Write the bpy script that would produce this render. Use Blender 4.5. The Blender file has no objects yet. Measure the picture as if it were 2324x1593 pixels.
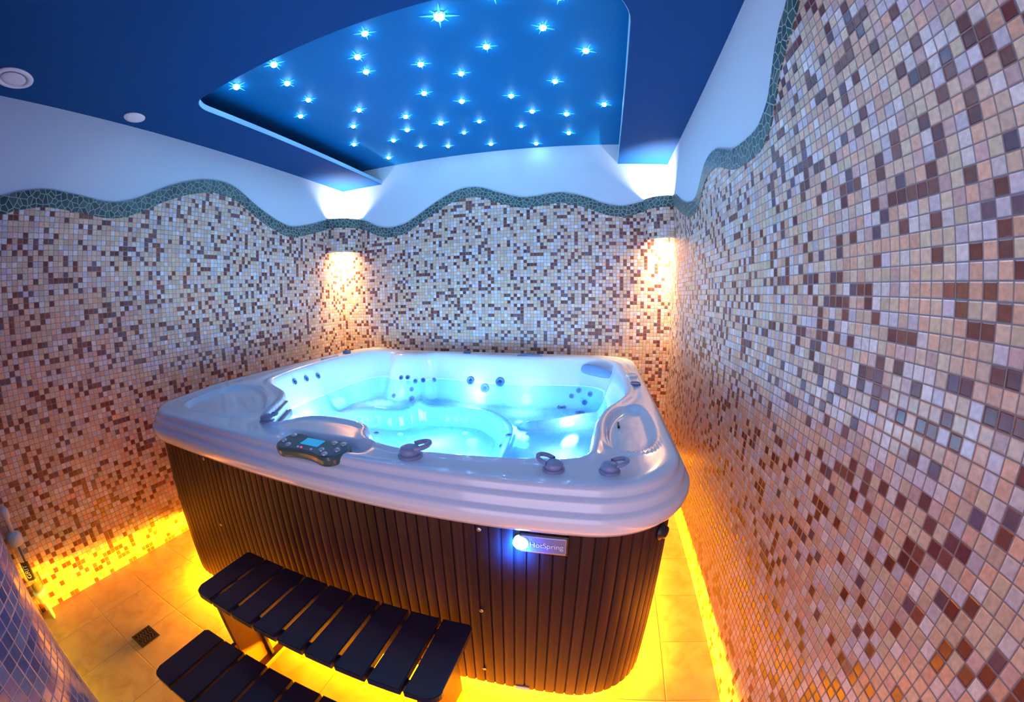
import bpy, bmesh, math, random
import numpy as np
from mathutils import Vector, Matrix
random.seed(7)
sc = bpy.context.scene
COL = sc.collection
PI = math.pi
# ------------------------------------------------------------------ room numbers (metres)
XR, YB, YN = 2.907, 3.325, -1.3          # right wall, back wall, near end of what is built
ZS, ZC = 2.406, 2.572                    # underside of the dropped panel, upper ceiling
TP = 0.0269                              # mosaic pitch
RIM = 0.905; WATER = 0.718; SEAT = 0.565; FOOT = 0.44
# ------------------------------------------------------------------ node helpers
class NT:
    def __init__(s, name):
        s.m = bpy.data.materials.new(name); s.m.use_nodes = True
        s.t = s.m.node_tree; s.t.nodes.clear()
    def n(s, typ, **kw):
        nd = s.t.nodes.new(typ); ins = kw.pop('ins', {})
        for k, v in kw.items(): setattr(nd, k, v)
        for k, v in ins.items():
            if isinstance(v, bpy.types.NodeSocket): s.t.links.new(v, nd.inputs[k])
            else: nd.inputs[k].default_value = v
        return nd
    def math(s, op, a, b=None, c=None, clamp=False):
        ins = {0: a}
        if b is not None: ins[1] = b
        if c is not None: ins[2] = c
        return s.n('ShaderNodeMath', operation=op, use_clamp=clamp, ins=ins).outputs[0]
    def vmath(s, op, a, b=None, scale=None):
        ins = {0: a}
        if b is not None: ins[1] = b
        nd = s.n('ShaderNodeVectorMath', operation=op, ins=ins)
        if scale is not None: nd.inputs['Scale'].default_value = scale
        return nd.outputs[0]
    def mix(s, fac, a, b):
        nd = s.n('ShaderNodeMix', data_type='RGBA')
        for i, v in ((0, fac), (6, a), (7, b)):
            if isinstance(v, bpy.types.NodeSocket): s.t.links.new(v, nd.inputs[i])
            else: nd.inputs[i].default_value = v
        return nd.outputs[2]
    def ramp(s, fac, stops, interp='LINEAR'):
        nd = s.n('ShaderNodeValToRGB', ins={0: fac}); r = nd.color_ramp; r.interpolation = interp
        while len(r.elements) < len(stops): r.elements.new(0.5)
        for e, (p, c) in zip(r.elements, stops):
            e.position = p; e.color = (*c, 1) if len(c) == 3 else c
        return nd.outputs[0]
    def out(s, sh):
        o = s.n('ShaderNodeOutputMaterial'); s.t.links.new(sh, o.inputs[0]); return s.m
def rgb(c): return (*c, 1)
def plain(name, col, rough=.5, metal=0, coat=0, noise=0, nscale=30, bump=0, spec=.5):
    t = NT(name); c = rgb(col)
    p = t.n('ShaderNodeBsdfPrincipled', ins={'Base Color': c, 'Roughness': rough, 'Metallic': metal, 'Coat Weight': coat,
                                             'Coat Roughness': .05, 'Specular IOR Level': spec})
    if noise or bump:
        tc = t.n('ShaderNodeTexCoord').outputs['Object']
        nz = t.n('ShaderNodeTexNoise', ins={'Vector': tc, 'Scale': nscale, 'Detail': 5.})
        if noise:
            cc = t.mix(nz.outputs[0], rgb([v*(1-noise) for v in col]), rgb([min(1, v*(1+noise)) for v in col]))
            t.t.links.new(cc, p.inputs['Base Color'])
        if bump:
            b = t.n('ShaderNodeBump', ins={'Height': nz.outputs[0], 'Strength': bump, 'Distance': .01})
            t.t.links.new(b.outputs[0], p.inputs['Normal'])
    return t.out(p.outputs[0])
def emit(name, col, strength):
    t = NT(name)
    return t.out(t.n('ShaderNodeEmission', ins={0: rgb(col), 1: strength}).outputs[0])
def mosaic(name, stops, grout, pitch=TP, tilt=.035, rough=.24, gw=.05):
    t = NT(name)
    uv = t.n('ShaderNodeUVMap').outputs[0]
    s = t.vmath('SCALE', uv, scale=1/pitch)
    fl = t.vmath('FLOOR', s); fr = t.vmath('FRACTION', s)
    wn = t.n('ShaderNodeTexWhiteNoise', noise_dimensions='2D', ins={'Vector': fl})
    off = t.vmath('ADD', fl, (17.3, 41.7, 3.1))
    wn2 = t.n('ShaderNodeTexWhiteNoise', noise_dimensions='2D', ins={'Vector': off})
    col = t.ramp(wn.outputs[0], stops, 'CONSTANT')
    # a soft tone of its own inside every tile
    nz = t.n('ShaderNodeTexNoise', ins={'Vector': uv, 'Scale': 95., 'Detail': 3.})
    k = t.math('MULTIPLY_ADD', nz.outputs[0], .7, .62)
    k = t.math('MULTIPLY', k, t.math('MULTIPLY_ADD', wn2.outputs[0], .3, .85))
    col = t.n('ShaderNodeMix', data_type='RGBA', blend_type='MULTIPLY', ins={0: 1.})
    rampn = t.ramp(wn.outputs[0], stops, 'CONSTANT')
    t.t.links.new(rampn, col.inputs[6])
    cmb = t.n('ShaderNodeCombineColor', ins={0: k, 1: k, 2: k}); t.t.links.new(cmb.outputs[0], col.inputs[7])
    sx = t.n('ShaderNodeSeparateXYZ', ins={0: fr})
    ex = t.math('MINIMUM', sx.outputs[0], t.math('SUBTRACT', 1., sx.outputs[0]))
    ey = t.math('MINIMUM', sx.outputs[1], t.math('SUBTRACT', 1., sx.outputs[1]))
    e = t.math('MINIMUM', ex, ey)
    mr = t.n('ShaderNodeMapRange', ins={0: e, 1: gw*.6, 2: gw*1.3})
    base = t.mix(mr.outputs[0], rgb(grout), col.outputs[2])
    ro = t.math('MULTIPLY_ADD', mr.outputs[0], rough-.75, .75)
    geo = t.n('ShaderNodeNewGeometry').outputs['Normal']
    rv = t.vmath('SCALE', t.vmath('SUBTRACT', wn2.outputs[1], (.5, .5, .5)), scale=tilt)
    nn = t.vmath('NORMALIZE', t.vmath('ADD', geo, rv))
    h = t.n('ShaderNodeMapRange', interpolation_type='SMOOTHSTEP', ins={0: e, 1: gw*.5, 2: gw*2.6})
    hh = t.math('MULTIPLY_ADD', nz.outputs[0], .12, h.outputs[0])
    b = t.n('ShaderNodeBump', ins={'Height': hh, 'Strength': .45, 'Distance': .0015, 'Normal': nn})
    p = t.n('ShaderNodeBsdfPrincipled', ins={'Base Color': base, 'Roughness': ro, 'Normal': b.outputs[0],
                                             'Specular IOR Level': .55})
    return t.out(p.outputs[0])
M = {}
M['mosaic'] = mosaic('glass_mosaic', [
    (0, (.16, .042, .036)), (.08, (.20, .068, .048)), (.15, (.15, .09, .12)), (.185, (.22, .07, .05)),
    (.225, (.74, .51, .35)), (.40, (.80, .46, .30)), (.56, (.80, .68, .62)), (.70, (.68, .58, .60)),
    (.82, (.72, .55, .36)), (.92, (.68, .44, .38))], (.24, .20, .20))
M['blue_mosaic'] = mosaic('blue_mosaic', [
    (0, (.06, .13, .46)), (.25, (.08, .17, .50)), (.45, (.12, .24, .58)), (.65, (.07, .15, .52)), (.8, (.17, .28, .62)),
    (.93, (.20, .24, .54))], (.42, .46, .66), tilt=.03, rough=.14, gw=.035)
def pebble():
    t = NT('broken_green_marble'); uv = t.n('ShaderNodeUVMap').outputs[0]
    v = t.n('ShaderNodeTexVoronoi', voronoi_dimensions='2D', feature='DISTANCE_TO_EDGE', ins={'Vector': uv, 'Scale': 32., 'Randomness': .95})
    c = t.n('ShaderNodeTexVoronoi', voronoi_dimensions='2D', feature='F1', ins={'Vector': uv, 'Scale': 32., 'Randomness': .95})
    sep = t.n('ShaderNodeSeparateColor', ins={0: c.outputs['Color']})
    st = t.ramp(sep.outputs[0], [(0, (.012, .035, .036)), (.5, (.025, .075, .07)), (1, (.06, .13, .11))])
    nz = t.n('ShaderNodeTexNoise', ins={'Vector': uv, 'Scale': 60., 'Detail': 4.})
    st = t.mix(t.math('MULTIPLY', nz.outputs[0], .35), st, rgb((.10, .17, .15)))
    mr = t.n('ShaderNodeMapRange', ins={0: v.outputs['Distance'], 1: .035, 2: .075})
    base = t.mix(mr.outputs[0], rgb((.40, .40, .38)), st)
    ro = t.math('MULTIPLY_ADD', mr.outputs[0], -.45, .75)
    b = t.n('ShaderNodeBump', ins={'Height': mr.outputs[0], 'Strength': .5, 'Distance': .002})
    p = t.n('ShaderNodeBsdfPrincipled', ins={'Base Color': base, 'Roughness': ro, 'Normal': b.outputs[0]})
    return t.out(p.outputs[0])
M['pebble'] = pebble()
def floor_mat():
    t = NT('ceramic_floor_tiles'); uv = t.n('ShaderNodeUVMap').outputs[0]
    s = t.vmath('DIVIDE', t.vmath('SUBTRACT', uv, (0., .005, 0)), (.30, .2925, 1))
    fr = t.vmath('FRACTION', s); fl = t.vmath('FLOOR', s)
    sx = t.n('ShaderNodeSeparateXYZ', ins={0: fr})
    ex = t.math('MINIMUM', sx.outputs[0], t.math('SUBTRACT', 1., sx.outputs[0]))
    ey = t.math('MINIMUM', sx.outputs[1], t.math('SUBTRACT', 1., sx.outputs[1]))
    mr = t.n('ShaderNodeMapRange', ins={0: t.math('MINIMUM', ex, ey), 1: .004, 2: .010})
    wn = t.n('ShaderNodeTexWhiteNoise', noise_dimensions='2D', ins={'Vector': fl})
    nv = t.vmath('ADD', uv, wn.outputs[1])
    nz = t.n('ShaderNodeTexNoise', ins={'Vector': nv, 'Scale': 9., 'Detail': 6., 'Distortion': 1.2})
    c = t.ramp(nz.outputs[0], [(.3, (.41, .28, .12)), (.5, (.50, .355, .16)), (.7, (.56, .41, .19))])
    base = t.mix(mr.outputs[0], rgb((.27, .20, .13)), c)
    b = t.n('ShaderNodeBump', ins={'Height': mr.outputs[0], 'Strength': .4, 'Distance': .001})
    p = t.n('ShaderNodeBsdfPrincipled', ins={'Base Color': base, 'Roughness': .38, 'Normal': b.outputs[0]})
    return t.out(p.outputs[0])
M['floor'] = floor_mat()
def wood_skirt():
    t = NT('dark_brown_boards'); uv = t.n('ShaderNodeUVMap').outputs[0]
    mp = t.n('ShaderNodeMapping', ins={0: uv, 3: (160., 2.2, 1.)})
    nz = t.n('ShaderNodeTexNoise', ins={'Vector': mp.outputs[0], 'Scale': 1., 'Detail': 5.})
    fl = t.vmath('FLOOR', t.vmath('MULTIPLY', uv, (1/.04, 0, 0)))
    wn = t.n('ShaderNodeTexWhiteNoise', noise_dimensions='2D', ins={'Vector': fl})
    f = t.math('MULTIPLY_ADD', wn.outputs[0], .35, t.math('MULTIPLY', nz.outputs[0], .7))
    c = t.ramp(f, [(.15, (.016, .006, .008)), (.55, (.037, .014, .016)), (.95, (.066, .027, .027))])
    b = t.n('ShaderNodeBump', ins={'Height': nz.outputs[0], 'Strength': .15, 'Distance': .002})
    p = t.n('ShaderNodeBsdfPrincipled', ins={'Base Color': c, 'Roughness': .5, 'Normal': b.outputs[0], 'Specular IOR Level': .2})
    return t.out(p.outputs[0])
M['skirt'] = wood_skirt()
def water_mat():
    t = NT('clear_water'); vol = t.n('ShaderNodeVolumeAbsorption', ins={0: (.50, .89, 1, 1), 1: 2.4})
    tc = t.n('ShaderNodeTexCoord').outputs['Object']
    nz = t.n('ShaderNodeTexNoise', ins={'Vector': tc, 'Scale': 5., 'Detail': 3., 'Distortion': .6})
    b = t.n('ShaderNodeBump', ins={'Height': nz.outputs[0], 'Strength': .25, 'Distance': .02})
    fr = t.n('ShaderNodeFresnel', ins={'IOR': 1.33, 'Normal': b.outputs[0]})
    tr = t.n('ShaderNodeBsdfTransparent', ins={0: (.97, .99, 1, 1)})
    gl = t.n('ShaderNodeBsdfGlossy', ins={0: (1, 1, 1, 1), 'Roughness': .03, 'Normal': b.outputs[0]})
    mx = t.n('ShaderNodeMixShader', ins={0: fr.outputs[0]})
    t.t.links.new(tr.outputs[0], mx.inputs[1]); t.t.links.new(gl.outputs[0], mx.inputs[2])
    m = t.out(mx.outputs[0]); t.t.links.new(vol.outputs[0], [n for n in t.t.nodes if n.type == 'OUTPUT_MATERIAL'][0].inputs['Volume']); return m
M['water'] = water_mat()
def water_bed():
    t = NT('water_underside'); vol = t.n('ShaderNodeVolumeAbsorption', ins={0: (.50, .89, 1, 1), 1: 2.4})
    m = t.out(t.n('ShaderNodeBsdfTransparent').outputs[0]); t.t.links.new(vol.outputs[0], [n for n in t.t.nodes if n.type == 'OUTPUT_MATERIAL'][0].inputs['Volume']); return m
M['water_bed'] = water_bed()
M['plaster'] = plain('white_plaster', (.62, .69, .77), .7, bump=.05, nscale=60)
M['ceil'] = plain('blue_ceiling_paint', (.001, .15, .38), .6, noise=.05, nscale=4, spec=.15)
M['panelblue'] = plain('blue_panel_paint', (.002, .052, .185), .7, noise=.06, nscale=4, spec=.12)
M['acrylic'] = plain('pearl_acrylic', (.76, .82, .95), .16, coat=.7, noise=.02, nscale=200)
M['white_plastic'] = plain('white_plastic', (.72, .72, .76), .35)
M['grey_plastic'] = plain('grey_blue_plastic', (.26, .32, .52), .3)
M['jet'] = plain('grey_jet_face', (.10, .20, .36), .3)
M['jetdark'] = plain('dark_jet_nozzle', (.02, .05, .12), .4)
M['pillow'] = plain('blue_grey_pillow', (.17, .27, .50), .5)
M['panel'] = plain('teal_grey_panel', (.045, .105, .125), .28, coat=.3)
M['chrome'] = plain('pale_button', (.55, .6, .68), .2, metal=.5)
M['screen'] = emit('lcd_screen', (.05, .42, .95), .8)
M['redled'] = emit('red_indicator', (1, .1, .2), 1.)
M['slat'] = plain('navy_black_plastic', (.014, .011, .034), .42, noise=.5, nscale=14, bump=.03)
M['stepside'] = plain('brown_plastic', (.11, .042, .022), .5, noise=.2)
M['black'] = plain('black_plastic', (.008, .008, .010), .35)
M['steel'] = plain('steel', (.6, .6, .62), .25, metal=1)
M['grate'] = plain('dark_bronze_grate', (.018, .014, .016), .4, metal=.3)
M['badge'] = plain('silver_violet_plate', (.30, .28, .50), .3, metal=.4)
M['letter'] = plain('pale_lettering', (.85, .85, .95), .4)
M['bluelens'] = emit('blue_lens', (.22, .75, 1.0), 5)
M['bulbwarm'] = emit('warm_bulb', (1, .72, .38), 20)
M['bulbwhite'] = emit('white_bulb', (1, .93, .85), 20)
M['starcore'] = emit('star_core', (.28, .68, 1.0), 100)
M['starglare'] = emit('star_glare', (.08, .60, 1.0), 2.2)
M['tublens'] = emit('cyan_lens', (.25, .75, 1.0), 4)
M['clear'] = None
def clear_mat():
    t = NT('clear_plastic_tube')
    tr = t.n('ShaderNodeBsdfTransparent', ins={0: (.9, .88, .82, 1)})
    gl = t.n('ShaderNodeBsdfPrincipled', ins={'Base Color': (.8, .75, .65, 1), 'Roughness': .15})
    mx = t.n('ShaderNodeMixShader', ins={0: .22}); t.t.links.new(tr.outputs[0], mx.inputs[1]); t.t.links.new(gl.outputs[0], mx.inputs[2])
    return t.out(mx.outputs[0])
M['clear'] = clear_mat()
# ------------------------------------------------------------------ object helpers
def mesh_obj(name, verts, faces, mat, parent=None, origin=(0, 0, 0), smooth=False, uvs=None):
    me = bpy.data.meshes.new(name); ox, oy, oz = origin
    me.from_pydata([(x-ox, y-oy, z-oz) for x, y, z in verts], [], faces)
    if uvs is not None:
        lay = me.uv_layers.new(name='UVMap')
        for lp in me.loops: lay.data[lp.index].uv = uvs[lp.vertex_index]
    if smooth:
        for p in me.polygons: p.use_smooth = True
    me.materials.append(mat); me.update()
    o = bpy.data.objects.new(name, me); COL.objects.link(o)
    if parent is not None: o.parent = parent
    else: o.location = origin
    return o
def bm_obj(name, bm, mat, parent=None, origin=(0, 0, 0), smooth=False):
    bmesh.ops.recalc_face_normals(bm, faces=bm.faces)
    me = bpy.data.meshes.new(name)
    bmesh.ops.translate(bm, verts=bm.verts, vec=(-origin[0], -origin[1], -origin[2]))
    bm.to_mesh(me); bm.free()
    if smooth:
        for p in me.polygons: p.use_smooth = True
    me.materials.append(mat)
    o = bpy.data.objects.new(name, me); COL.objects.link(o)
    if parent is not None: o.parent = parent
    else: o.location = origin
    return o
def thing(name, label, cat, loc, group=None):
    o = bpy.data.objects.new(name, None); COL.objects.link(o); o.location = loc
    o.empty_display_size = .1
    o['label'] = label; o['category'] = cat
    if group: o['group'] = group
    return o
def dup_tree(o, parent=None):
    c = o.copy(); COL.objects.link(c)
    if parent is not None: c.parent = parent
    for ch in list(o.children): dup_tree(ch, c)
    return c
def add_box(bm, lo, hi, bevel=0, seg=2):
    r = bmesh.ops.create_cube(bm, size=1)
    c = [(a+b)/2 for a, b in zip(lo, hi)]; s = [b-a for a, b in zip(lo, hi)]
    for v in r['verts']: v.co = Vector((v.co.x*s[0]+c[0], v.co.y*s[1]+c[1], v.co.z*s[2]+c[2]))
    if bevel:
        es = list({e for v in r['verts'] for e in v.link_edges})
        bmesh.ops.bevel(bm, geom=es, offset=bevel, segments=seg, affect='EDGES', profile=.5)
def add_lathe(bm, prof, center, axis=(0, 0, 1), seg=28, cap=True):
    """prof: list of (r, h) along axis from center"""
    a = Vector(axis).normalized(); q = Vector((0, 0, 1)).rotation_difference(a); c = Vector(center)
    rings = []
    for r, h in prof:
        rings.append([bm.verts.new(c + q @ Vector((r*math.cos(2*PI*k/seg), r*math.sin(2*PI*k/seg), h))) for k in range(seg)])
    for A, B in zip(rings, rings[1:]):
        for k in range(seg): bm.faces.new((A[k], A[(k+1) % seg], B[(k+1) % seg], B[k]))
    if cap:
        bm.faces.new(rings[0][::-1]); bm.faces.new(rings[-1])
def add_prism(bm, pts, z0, z1, M4=None):
    lo = [bm.verts.new((x, y, z0)) for x, y in pts]; hi = [bm.verts.new((x, y, z1)) for x, y in pts]
    bm.faces.new(lo[::-1]); bm.faces.new(hi)
    n = len(pts)
    for i in range(n): bm.faces.new((lo[i], lo[(i+1) % n], hi[(i+1) % n], hi[i]))
    if M4 is not None: bmesh.ops.transform(bm, matrix=M4, verts=lo+hi)
def chaikin(P, it=3, closed=True):
    P = [tuple(p) for p in P]
    for _ in range(it):
        Q = []
        n = len(P)
        for i in range(n if closed else n-1):
            a, b = P[i], P[(i+1) % n]
            Q += [(.75*a[0]+.25*b[0], .75*a[1]+.25*b[1]), (.25*a[0]+.75*b[0], .25*a[1]+.75*b[1])]
        if not closed: Q = [P[0]] + Q + [P[-1]]
        P = Q
    return P
def catmull(P, n=8):
    P = [tuple(p) for p in P]; out = []
    for i in range(len(P)-1):
        p0 = P[max(i-1, 0)]; p1 = P[i]; p2 = P[i+1]; p3 = P[min(i+2, len(P)-1)]
        for k in range(n):
            t = k/n
            out.append(tuple(.5*((2*p1[d]) + (-p0[d]+p2[d])*t + (2*p0[d]-5*p1[d]+4*p2[d]-p3[d])*t*t + (-p0[d]+3*p1[d]-3*p2[d]+p3[d])*t**3) for d in (0, 1)))
    out.append(P[-1]); return out
def text_mesh(name, cu):
    tmp = bpy.data.objects.new('tmp', cu); COL.objects.link(tmp)
    me = bpy.data.meshes.new_from_object(tmp.evaluated_get(bpy.context.evaluated_depsgraph_get())); me.name = name
    bpy.data.objects.remove(tmp); bpy.data.curves.remove(cu)
    me.materials.clear(); me.materials.append(M['letter'])
    o = bpy.data.objects.new(name, me); COL.objects.link(o); return o
def struct(o): o['kind'] = 'structure'; return o

# ================================================================== THE SETTING
def quad_wall(name, pts, mat, uvs=None, parent=None, thick=None):
    return mesh_obj(name, pts, [(0, 1, 2, 3)], mat, parent, uvs=uvs)
fl_bm = bmesh.new(); add_box(fl_bm, (-.1, YN, -.08), (XR+.1, YB+.1, 0))
floor = struct(bm_obj('floor', fl_bm, M['floor']))
lay = floor.data.uv_layers.new(name='UVMap')
for lp in floor.data.loops:
    co = floor.data.vertices[lp.vertex_index].co; lay.data[lp.index].uv = (co.x, co.y)
def wallbox(name, lo, hi):
    b = bmesh.new(); add_box(b, lo, hi); return struct(bm_obj(name, b, M['plaster']))
wall_left = wallbox('wall_left', (-.1, YN, 0), (0, YB, ZC))
wall_right = wallbox('wall_right', (XR, YN, 0), (XR+.1, YB, ZC))
wall_back = wallbox('wall_back', (-.1, YB, 0), (XR+.1, YB+.1, ZC))
# wavy tops of the tiling, (along the wall, height)
W_left = [(YN, 2.05), (-.9, 2.12), (-.4, 2.08), (.0, 1.96), (.3, 1.915), (.551, 1.937), (.638, 1.961), (.785, 1.985), (.945, 1.974), (1.154, 1.954), (1.317, 1.992),
          (1.519, 2.09), (1.709, 2.161), (1.885, 2.193), (2.06, 2.172), (2.3, 2.058), (2.537, 1.978), (2.689, 1.972), (2.908, 2.027), (3.057, 2.075), (3.14, 2.09), (YB, 2.09)]
W_back = [(0, 2.09), (.2, 2.09), (.291, 2.077), (.40, 2.02), (.52, 1.987), (.62, 1.99), (.748, 2.023), (1.001, 2.166), (1.17, 2.245), (1.30, 2.268), (1.42, 2.252), (1.547, 2.205),
          (1.729, 2.151), (1.85, 2.152), (1.97, 2.168), (2.083, 2.172), (2.255, 2.13), (2.40, 2.075), (2.528, 2.057), (2.631, 2.076), (2.70, 2.095), (XR, 2.095)]
W_right = [(YN, 2.2), (-.6, 2.26), (.0, 2.30), (.5, 2.32), (.9, 2.29), (1.1, 2.215), (1.187, 2.167), (1.256, 2.137), (1.327, 2.085), (1.402, 2.007), (1.442, 1.972), (1.536, 1.932), (1.644, 1.931), (1.801, 1.95),
           (1.898, 1.983), (2.0, 2.025), (2.089, 2.044), (2.18, 2.045), (2.263, 2.024), (2.36, 1.97), (2.429, 1.932), (2.52, 1.915), (2.687, 1.938), (2.862, 1.996), (3.0, 2.06), (3.09, 2.095), (YB, 2.095)]
BAND = .086
def clad(wall, W, mp, nrm, t_tile=.006, t_band=.010):
    """mp(s,z)->world point on the plaster plane; nrm = inward normal"""
    P = catmull(W, 10); n = len(P)
    def slab(name, lo, hi, t, mat, uvmode):
        vs, fs, uv = [], [], []
        for i in range(n):
            s = P[i][0]
            for z, k in ((lo[i], 0), (lo[i], t), (hi[i], t), (hi[i], 0)):
                a = mp(s, z); vs.append((a[0]+nrm[0]*k, a[1]+nrm[1]*k, a[2])); uv.append((s+50, z+.0003))
        for i in range(n-1):
            a, b = 4*i, 4*(i+1)
            for k in range(3): fs.append((a+k, b+k, b+k+1, a+k+1))
        fs.append((0, 1, 2, 3)); e = 4*(n-1); fs.append((e+3, e+2, e+1, e))
        return mesh_obj(name, vs, fs, mat, wall, uvs=uv)
    top = [p[1] for p in P]; mid = [p[1]-BAND for p in P]
    slab('mosaic_tiling', [.0]*n, mid, t_tile, M['mosaic'], 0)
    slab('stone_border', mid, top, t_band, M['pebble'], 1)
clad(wall_left, W_left, lambda s, z: (0, s, z), (1, 0))
clad(wall_back, W_back, lambda s, z: (s, YB, z), (0, -1))
clad(wall_right, W_right, lambda s, z: (XR, s, z), (-1, 0))
# near wall, a round-ended partition in blue mosaic
def front_wall():
    R, cx, yf = .30, 1.35, .318; cy = yf-R
    prof = [(0, yf)] + [(cx*k/10, yf) for k in range(1, 11)]
    prof += [(cx+R*math.sin(a), cy+R*math.cos(a)) for a in [PI*k/40 for k in range(1, 41)]]
    prof += [(0, cy-R)]
    vs, uv, fs = [], [], []; s = 0; n = len(prof)
    for i, (x, y) in enumerate(prof):
        if i: s += math.hypot(x-prof[i-1][0], y-prof[i-1][1])
        for z in (0, ZS): vs.append((x, y, z)); uv.append((s+30, z))
    for i in range(n-1): fs.append((2*i, 2*i+1, 2*i+3, 2*i+2))
    fs.append(tuple(range(1, 2*n, 2))); fs.append(tuple(range(0, 2*n, 2))[::-1])
    return struct(mesh_obj('wall_front', vs, fs, M['blue_mosaic'], uvs=uv))
front_wall()
# upper ceiling and the dropped panel with its open bay
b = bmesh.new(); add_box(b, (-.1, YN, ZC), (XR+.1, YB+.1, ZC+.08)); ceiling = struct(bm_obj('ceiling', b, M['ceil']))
def dropped_panel():
    xl, xr, yf = .446, 2.512, 1.36
    hole = [(xl, YB)]
    r = .12; hole += [(xl+r-r*math.cos(a), yf+r-r*math.sin(a)) for a in [PI/2*k/10 for k in range(11)]]
    r = .26; hole += [(xr-r+r*math.sin(a), yf+r-r*math.cos(a)) for a in [PI/2*k/16 for k in range(17)]]
    hole += [(xr, YB)]
    outer = [(XR, YB), (XR, YN), (0, YN), (0, YB)]
    vs, fs = [], []
    for i, (x, y) in enumerate(hole):
        a = hole[max(i-1, 0)]; b2 = hole[min(i+1, len(hole)-1)]; dx, dy = b2[0]-a[0], b2[1]-a[1]; l = math.hypot(dx, dy)
        nx, ny = -dy/l, dx/l
        if nx*(1.48-x)+ny*(2.5-y) < 0: nx, ny = -nx, -ny
        for k, z in ((0, ZS+.003), (.003, ZS+.003), (.003, ZS+.034), (0, ZS+.034)): vs.append((x+nx*k, y+ny*k, z))
    for i in range(len(hole)-1):
        for k in range(3): fs.append((4*i+k, 4*i+k+1, 4*i+k+5, 4*i+k+4))
    e = mesh_obj('panel_edge', vs, fs, plain('pale_blue_edging', (.28, .50, .66), .5), ceiling); e['label'] = 'pale edging of the dropped panel'
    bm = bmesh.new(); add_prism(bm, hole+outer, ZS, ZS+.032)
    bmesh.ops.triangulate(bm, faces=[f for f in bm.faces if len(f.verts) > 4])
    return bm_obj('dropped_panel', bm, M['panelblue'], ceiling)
dropped_panel()

# ================================================================== HOT TUB
TX0, TX1, TY0, TY1, TR = .32, 2.60, 1.155, 3.245, .25
TC = (1.46, 2.2, 0)
tub = thing('hot_tub', 'large square hot tub with pearl white shell and dark brown slatted skirt', 'hot tub', TC)
def rr_path(step=None, n=None):
    """rounded rectangle: list of (x, y, nx, ny, s) counter-clockwise from the middle of the front"""
    x0, x1, y0, y1, R = TX0, TX1, TY0, TY1, TR
    segs = []
    xm = (x0+x1)/2
    def line(a, b, nr): segs.append(('l', a, b, nr, math.hypot(b[0]-a[0], b[1]-a[1])))
    def arc(c, a0): segs.append(('a', c, a0, None, R*PI/2))
    line((xm, y0), (x1-R, y0), (0, -1)); arc((x1-R, y0+R), -PI/2); line((x1, y0+R), (x1, y1-R), (1, 0)); arc((x1-R, y1-R), 0)
    line((x1-R, y1), (x0+R, y1), (0, 1)); arc((x0+R, y1-R), PI/2); line((x0, y1-R), (x0, y0+R), (-1, 0)); arc((x0+R, y0+R), PI)
    line((x0+R, y0), (xm, y0), (0, -1))
    L = sum(s[4] for s in segs)
    def at(s):
        s = s % L
        for k, a, b2, nr, l in segs:
            if s <= l:
                if k == 'l': t = s/l; return (a[0]+(b2[0]-a[0])*t, a[1]+(b2[1]-a[1])*t, nr[0], nr[1])
                an = b2+s/R; return (a[0]+R*math.cos(an), a[1]+R*math.sin(an), math.cos(an), math.sin(an))
            s -= l
    return L, at
LP, PATH = rr_path()
# inside opening of the shell and footwell outline
OPEN = chaikin([(1.20, 1.29), (1.27, 1.44), (1.42, 1.46), (1.58, 1.43), (1.63, 1.31), (1.78, 1.262), (2.0, 1.275), (2.2, 1.295), (2.33, 1.32), (2.345, 1.45), (2.345, 1.62),
    (2.375, 1.80), (2.45, 1.96), (2.50, 2.10), (2.51, 2.4), (2.50, 2.7), (2.47, 2.93), (2.34, 3.06), (2.15, 3.08), (1.9, 3.04), (1.65, 3.02), (1.4, 3.06), (1.18, 3.11),
    (1.06, 3.10), (1.0, 3.0), (.88, 2.98), (.78, 3.0), (.72, 3.08), (.58, 3.05), (.49, 2.92), (.47, 2.6), (.485, 2.25), (.52, 2.0), (.57, 1.84), (.70, 1.78), (.84, 1.72), (.95, 1.62), (1.04, 1.46), (1.12, 1.33)], 2)
FOOTP = chaikin([(.60, 1.72), (.62, 2.3), (.74, 2.54), (1.0, 2.58), (1.06, 2.70), (1.2, 2.76), (1.46, 2.76), (1.62, 2.70), (1.78, 2.54), (1.85, 2.34), (1.90, 1.5), (1.78, 1.36), (1.5, 1.47), (1.2, 1.47), (.98, 1.64), (.75, 1.76)], 2)
LIDL = chaikin([(.50, 1.30), (.47, 1.55), (.55, 1.70), (.70, 1.67), (.90, 1.53), (1.02, 1.38), (.95, 1.28), (.7, 1.25)], 2)
LIDR = chaikin([(2.40, 1.42), (2.39, 1.62), (2.42, 1.78), (2.48, 1.88), (2.54, 1.86), (2.555, 1.6), (2.53, 1.44), (2.46, 1.38)], 2)
def sdf(poly, X, Y):
    P = np.array(poly); Q = np.roll(P, -1, 0)
    d2 = np.full(X.shape, 1e9); ins = np.zeros(X.shape, bool)
    for (ax, ay), (bx, by) in zip(P, Q):
        ex, ey = bx-ax, by-ay; t = np.clip(((X-ax)*ex+(Y-ay)*ey)/(ex*ex+ey*ey+1e-12), 0, 1)
        d2 = np.minimum(d2, (X-ax-t*ex)**2+(Y-ay-t*ey)**2)
        c = ((ay > Y) != (by > Y)); ins ^= c & (X < ax+(Y-ay)*(bx-ax)/((by-ay) if abs(by-ay) > 1e-12 else 1e-12))
    d = np.sqrt(d2); return np.where(ins, d, -d)
def S(t): t = np.clip(t, 0, 1); return t*t*(3-2*t)
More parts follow.
